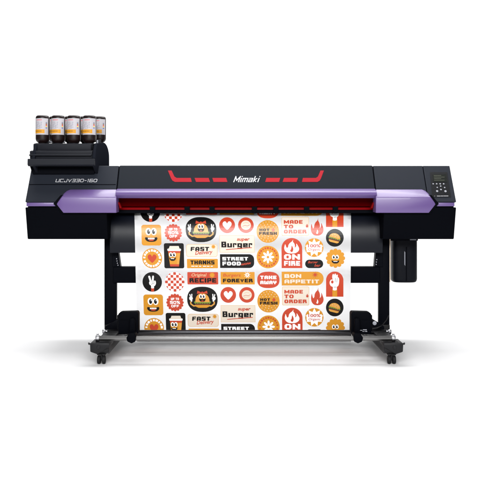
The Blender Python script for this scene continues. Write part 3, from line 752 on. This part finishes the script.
def d_guy(A, o):
    cx, cy = 200.9, 229.6 + o; A.ell(cx, cy, 15.4, 12.6, 'ink_black', 2.35)
    for s in (-1, 1):
        A.line([(cx + s * 5, cy + 6.2), (cx + s * 9, cy + 6.6), (cx + s * 11.8, cy + 4.6), (cx + s * 11.9, cy + 2.2)], 1.3, 'ink_bun')
        A.shape([(s * x, y) for x, y in PEACE], cx + s * 11.6, cy - 1.6, 2.9, 'ink_white', 3.7, s * 10)
    A.poly([(cx - 7.2, cy + 5.0), (cx + 7.2, cy + 5.0), (cx + 6.4, cy + 7.4), (cx + 4, cy + 8.4), (cx - 4, cy + 8.4), (cx - 6.4, cy + 7.4)], 'ink_orange')
    A.rect(cx - 7.6, cy + 3.6, cx + 7.6, cy + 5.6, 'ink_brown', .9)
    A.poly([(cx - 8.4, cy + 2.0)] + [(cx - 8.4 + 16.8 * k / 14, cy + (4.6 if k % 2 else 3.4)) for k in range(15)] + [(cx + 8.4, cy + 2.0)], 'ink_green')
    A.poly([(cx - 7.2 * math.cos(math.pi * k / 20), cy + 2.8 - 9.0 * math.sin(math.pi * k / 20) ** .8) for k in range(21)], 'ink_bun')
    for s in (-1, 1): A.poly([(cx, cy - 6.6), (cx + s * 4.8, cy - 8.8), (cx + s * 5.4, cy - 5.6)], 'ink_red')
    A.ell(cx, cy - 6.7, 1.2, 1.2, 'ink_red', n=14); eyes(A, cx, cy - 3.1, 1.55, 1.6, 2.2)
    grin(A, cx - 3.2, cx + 3.2, cy - 1.2, cy + 2.2); A.ell(cx, cy + 1.4, 1.3, .55, 'ink_red', n=12)
def d_recipe(A, o):
    A.rect(186.2, 202.4 + o, 217.2, 214.7 + o, 'ink_red', .8); A.text('Original', 190.4, 203.6 + o, 205.6, 207.7 + o, 'ink_tan', .01, .2); A.star(211.2, 205.4 + o, 1.8, 3.3, 10, 'ink_orange')
    A.block('RECIPE', 188.2, 208.4 + o, 215.2, 212.8 + o, 'ink_black')
def d_fast(A, o):
    A.rect(185.6, 244.2 + o, 217.0, 257.0 + o, 'ink_tan', 2.4); A.rect(186.1, 244.7 + o, 216.5, 256.5 + o, 'ink_cream', 2.0)
    A.block('FAST', 190.0, 246.9 + o, 208.8, 251.0 + o, 'ink_black', shear=.08); A.text('Delivery', 194.4, 250.4 + o, 212.2, 255.4 + o, 'ink_red', .02, .3, -4); A.star(213.0, 246.7 + o, 1.3, 2.5, 9, 'ink_orange')
def d_thanks(A, o):
    A.rect(186.1, 258.9 + o, 217.2, 268.2 + o, 'ink_orange', .8); A.block('THANKS', 189.6, 260.4 + o, 213.8, 264.4 + o, 'ink_black'); [A.rect(190.4 + k * 3.9, 265.8 + o, 193.6 + k * 3.9 - (k % 3) * .5, 266.5 + o, 'ink_white') for k in range(6)]
def d_forever(A, o):
    A.rect(219.8, 202.3 + o, 254.0, 214.7 + o, 'ink_orange'); A.text('Burgers', 222.2, 203.9 + o, 240.0, 207.9 + o, 'ink_red', .01, .15)
    A.star(246.6, 205.2 + o, 1.3, 3.6, 9, 'ink_white'); A.ell(246.6, 205.2 + o, .8, .8, 'ink_orange', n=12); A.block('FOREVER', 222.0, 209.0 + o, 252.0, 212.6 + o, 'ink_black')
def d_heart(A, o):
    A.ell(227.1, 225.2 + o, 7.9, 7.9, 'ink_red'); A.shape(HEART, 227.1, 225.6 + o, 4.6, 'ink_white')
def d_seal(A, o):
    cx, cy = 245.9, 225.2 + o; A.ell(cx, cy, 7.8, 7.8, 'ink_red'); A.ell(cx, cy, 5.0, 4.7, 'ink_cream')
    A.line([(cx - 3.6, cy + 1.2), (cx - 1, cy + .3), (cx + 1.4, cy + .8), (cx + 3.8, cy - .3)], .4, 'ink_red'); A.line([(cx - 3.2, cy + 2.6), (cx, cy + 2.1), (cx + 3.2, cy + 1.8)], .4, 'ink_tan'); A.line([(cx - 2.8, cy - 1.6), (cx, cy - 2.8), (cx + 2.8, cy - 1.8)], .35, 'ink_tan')
def d_burgerword(A, o):
    A.rect(219.2, 235.5 + o, 254.3, 252.5 + o, 'ink_tan'); A.rect(219.6, 235.9 + o, 253.9, 252.1 + o, 'ink_cream')
    A.block('Burger', 221.0, 241.6 + o, 252.0, 247.4 + o, 'ink_black', .21); A.text('super', 236.6, 238.4 + o, 249.6, 241.8 + o, 'ink_red', .03, .2)
    A.line([(225.6, 249.6 + o), (238, 248.6 + o), (251.6, 247.6 + o)], .7, 'ink_red')
def d_street(A, o):
    A.rect(219.4, 254.2 + o, 253.7, 268.0 + o, 'ink_black', [0, 5, 5, 0]); A.block('STREET', 221.8, 257.0 + o, 247.6, 260.4 + o, 'ink_white')
    A.block('FOOD', 221.8, 261.6 + o, 240.4, 265.4 + o, 'ink_white'); A.line([(240.6 + .8 * k, 264.6 + o - .13 * k + (.7 if k % 2 else -.7)) for k in range(13)], .6, 'ink_red')
def d_take(A, o):
    A.ell(267.8, 210.2 + o, 11.2, 8.2, 'ink_red', 2.5); A.block('TAKE', 259.6, 206.0 + o, 276.0, 209.4 + o, 'ink_white'); A.block('AWAY', 259.6, 211.0 + o, 276.0, 214.4 + o, 'ink_white')
def d_hot(A, o):
    cx, cy = 267.7, 231.5 + o; A.ell(cx, cy, 11.3, 11.3, 'ink_orange'); L = A.n; A.n += 1
    for ring, n in ((9.6, 20), (7.2, 14), (5, 9)):
        for k in range(n):
            q = 2 * math.pi * k / n + ring; x, y = cx + ring * math.sin(q), cy + ring * math.cos(q)
            if abs(y - cy) > 3.6: A.ell(x, y, .42, .42, 'ink_cream', n=8, layer=L)
    A.block('HOT', 259.4, 228.6 + o, 269.4, 231.2 + o, 'ink_black'); A.block('FRESH', 259.0, 231.9 + o, 276.8, 234.8 + o, 'ink_black'); A.shape(FLAME, 273.2, 229.4 + o, 1.6, 'ink_red', 2.0)
def d_daisy(A, o):
    cx, cy = 267.6, 257.0 + o; A.ell(cx, cy, 11.3, 11.3, 'ink_orange'); A.ring_blocks(cx, cy, 9.0, 1.5, 1.7, 'ink_red', [(-80, 80, 11), (104, 256, 10)])
    for k in range(8):
        q = 2 * math.pi * k / 8; A.ell(cx + 3.9 * math.sin(q), cy - 3.9 * math.cos(q), 1.15, 2.5, 'ink_white', rot=math.degrees(q), n=20)
    A.ell(cx, cy, 1.9, 1.9, 'ink_white', n=16); A.ell(cx, cy, 1.3, 1.3, 'ink_orange', n=16)
def d_bon(A, o):
    A.rect(281.3, 202.0 + o, 323.5, 215.8 + o, 'ink_orange', [0, 6.8, 6.8, 0]); A.block('BON', 284.0, 204.4 + o, 301.0, 208.2 + o, 'ink_cream')
    A.block('APPETIT', 284.0, 209.8 + o, 319.0, 213.6 + o, 'ink_cream'); A.star(315.0, 205.0 + o, 1.0, 3.6, 9, 'ink_red', 10)
def d_made(A, o):
    A.rect(281.5, 216.9 + o, 309.0, 235.7 + o, 'ink_tan', 1.4); A.rect(282.0, 217.4 + o, 308.5, 235.2 + o, 'ink_cream', 1.0)
    for s, x1, y in (('MADE', 302.6, 220.2), ('TO', 293.2, 224.9), ('ORDER', 306.4, 229.8)): A.block(s, 283.8, y + o, x1, y + 3.6 + o, 'ink_red')
    A.shape(FLAME, 307.0, 225.6 + o, 1.2, 'ink_red', 2.0)
def d_flame(A, o):
    A.shape(FLAME, 317.2, 226.8 + o, 6.5, 'ink_red', 8.7); A.shape(FLAME_IN, 317.2, 231.2 + o, 2.6, 'ink_white', 3.2)
def arch(A, x0, x1, y0, y1, m):
    r = (x1 - x0) / 2; A.poly([((x0 + x1) / 2 - r * math.cos(math.pi * k / 24), y0 + r - r * math.sin(math.pi * k / 24)) for k in range(25)] + [(x1, y1), (x0, y1)], m)
def d_fire(A, o):
    arch(A, 281.3, 302.1, 238.0 + o, 268.1 + o, 'ink_red'); A.shape(FLAME, 291.6, 246.6 + o, 7.6, 'ink_white', 6.8); A.shape(FLAME_IN, 291.6, 248.0 + o, 4.2, 'ink_red', 4.8)
    A.block('ON', 283.8, 254.2 + o, 299.8, 259.6 + o, 'ink_white'); A.block('FIRE', 283.8, 260.9 + o, 299.8, 265.6 + o, 'ink_white')
def d_hundred(A, o):
    cx, cy = 314.1, 247.6 + o; A.ell(cx, cy, 9.3, 9.3, 'ink_orange'); A.star(cx, cy, 5.6, 9.2, 9, 'ink_white', 0)
    A.rect(306.2, 244.6 + o, 322.0, 251.0 + o, 'ink_white', 1); A.text('100%', 308.0, 244.2 + o, 320.4, 247.4 + o, 'ink_red', .02); A.text('Organic', 308.2, 248.2 + o, 320.4, 251.4 + o, 'ink_red', .01, .15)
def d_pill(A, o):
    A.rect(305.0, 259.6 + o, 323.1, 268.1 + o, 'ink_black', 4.2); A.text('Burger', 307.8, 260.9 + o, 317.8, 264.0 + o, 'ink_red', .02, .3); A.text('bar', 314.2, 264.0 + o, 320.6, 266.6 + o, 'ink_red', .02, .3)
def d_ok(A, o):
    arch(A, 326.0, 343.5, 201.8 + o, 227.0 + o, 'ink_red'); A.rect(332.4, 219.6 + o, 337.2, 227.0 + o, 'ink_orange'); A.line([(334.8, 221 + o), (334.8, 226.8 + o)], .4, 'ink_bun')
    A.shape(OKH, 334.8, 212.3 + o, 5.9, 'ink_white', 8.0); A.ell(332.3, 212.2 + o, 1.3, 1.6, 'ink_red', n=16)
    for x in (335.4, 337.2): A.line([(x, 208.2 + o), (x - .3, 212.6 + o)], .35, 'ink_black')
    A.line([(333.6, 217.4 + o), (336.6, 217.2 + o)], .35, 'ink_black')
def d_burger(A, o):
    A.ell(334.8, 237.8 + o, 8.9, 8.9, 'ink_black'); burger(A, 334.6, 237.9 + o, 5.8, 14)
def d_sun(A, o):
    A.star(335.5, 258.2 + o, 8.2, 9.7, 12, 'ink_orange', 0, True); eyes(A, 335.4, 257.0 + o, 1.75, 1.65, 2.2); grin(A, 331.6, 339.2, 260.0 + o, 263.4 + o); A.line([(333.4, 261.4 + o), (337.4, 261.4 + o)], .5, 'ink_white')

DESIGNS = [(d_peace, 'hand_sticker', 'round black sticker with a white victory hand', 'peace'), (d_check, 'checked_sticker', 'round red and white checkered sticker', ''),
 (d_face, 'face_sticker', 'square orange sticker with a grinning face', ''), (d_burst, 'badge_sticker', 'red scalloped badge reading up to 50% off', ''),
 (d_heartring, 'heart_sticker', 'round orange sticker with a red heart', ''), (d_cup, 'cup_sticker', 'black square sticker with a smiling coffee cup', ''),
 (d_guy, 'burger_sticker', 'black oval sticker with a smiling burger raising two hands', ''), (d_recipe, 'recipe_sticker', 'red sticker reading Original Recipe', ''),
 (d_fast, 'delivery_sticker', 'cream sticker reading Fast Delivery', ''), (d_thanks, 'thanks_sticker', 'orange sticker reading Thanks', ''),
 (d_forever, 'lettering_sticker', 'orange sticker reading Burgers Forever', ''), (d_heart, 'heart_sticker', 'round red sticker with a white heart', ''),
 (d_seal, 'seal_sticker', 'round red sticker with a white disc', ''), (d_burgerword, 'lettering_sticker', 'cream sticker reading Super Burger', ''),
 (d_street, 'lettering_sticker', 'black sticker reading Street Food', ''), (d_take, 'lettering_sticker', 'red oval sticker reading Take Away', ''),
 (d_hot, 'lettering_sticker', 'round orange sticker reading Hot Fresh', ''), (d_daisy, 'flower_sticker', 'round orange sticker with a white flower', ''),
 (d_bon, 'lettering_sticker', 'orange sticker reading Bon Appetit', ''), (d_made, 'lettering_sticker', 'cream sticker reading Made To Order', ''),
 (d_flame, 'flame_sticker', 'red flame sticker', ''), (d_fire, 'lettering_sticker', 'red arched sticker reading On Fire below a white flame', ''),
 (d_hundred, 'badge_sticker', 'orange sunburst sticker reading 100% Organic', ''), (d_pill, 'lettering_sticker', 'black pill shaped sticker with red lettering', ''),
 (d_ok, 'hand_sticker', 'red arched sticker with a white hand making a ring', ''), (d_burger, 'burger_sticker', 'round black sticker with a plain burger', ''),
 (d_sun, 'face_sticker', 'orange flower shaped sticker with a smiling face', '')]
for o_ in (0.0, 69.7):
    for fn, nm, lb, _ in DESIGNS:
        A = Art(SHEET, clip=(208.6, 332.8), warp=warp); fn(A, o_)
        A.build(nm, PS, lb + (', upper row' if o_ == 0 else ', lower row'))
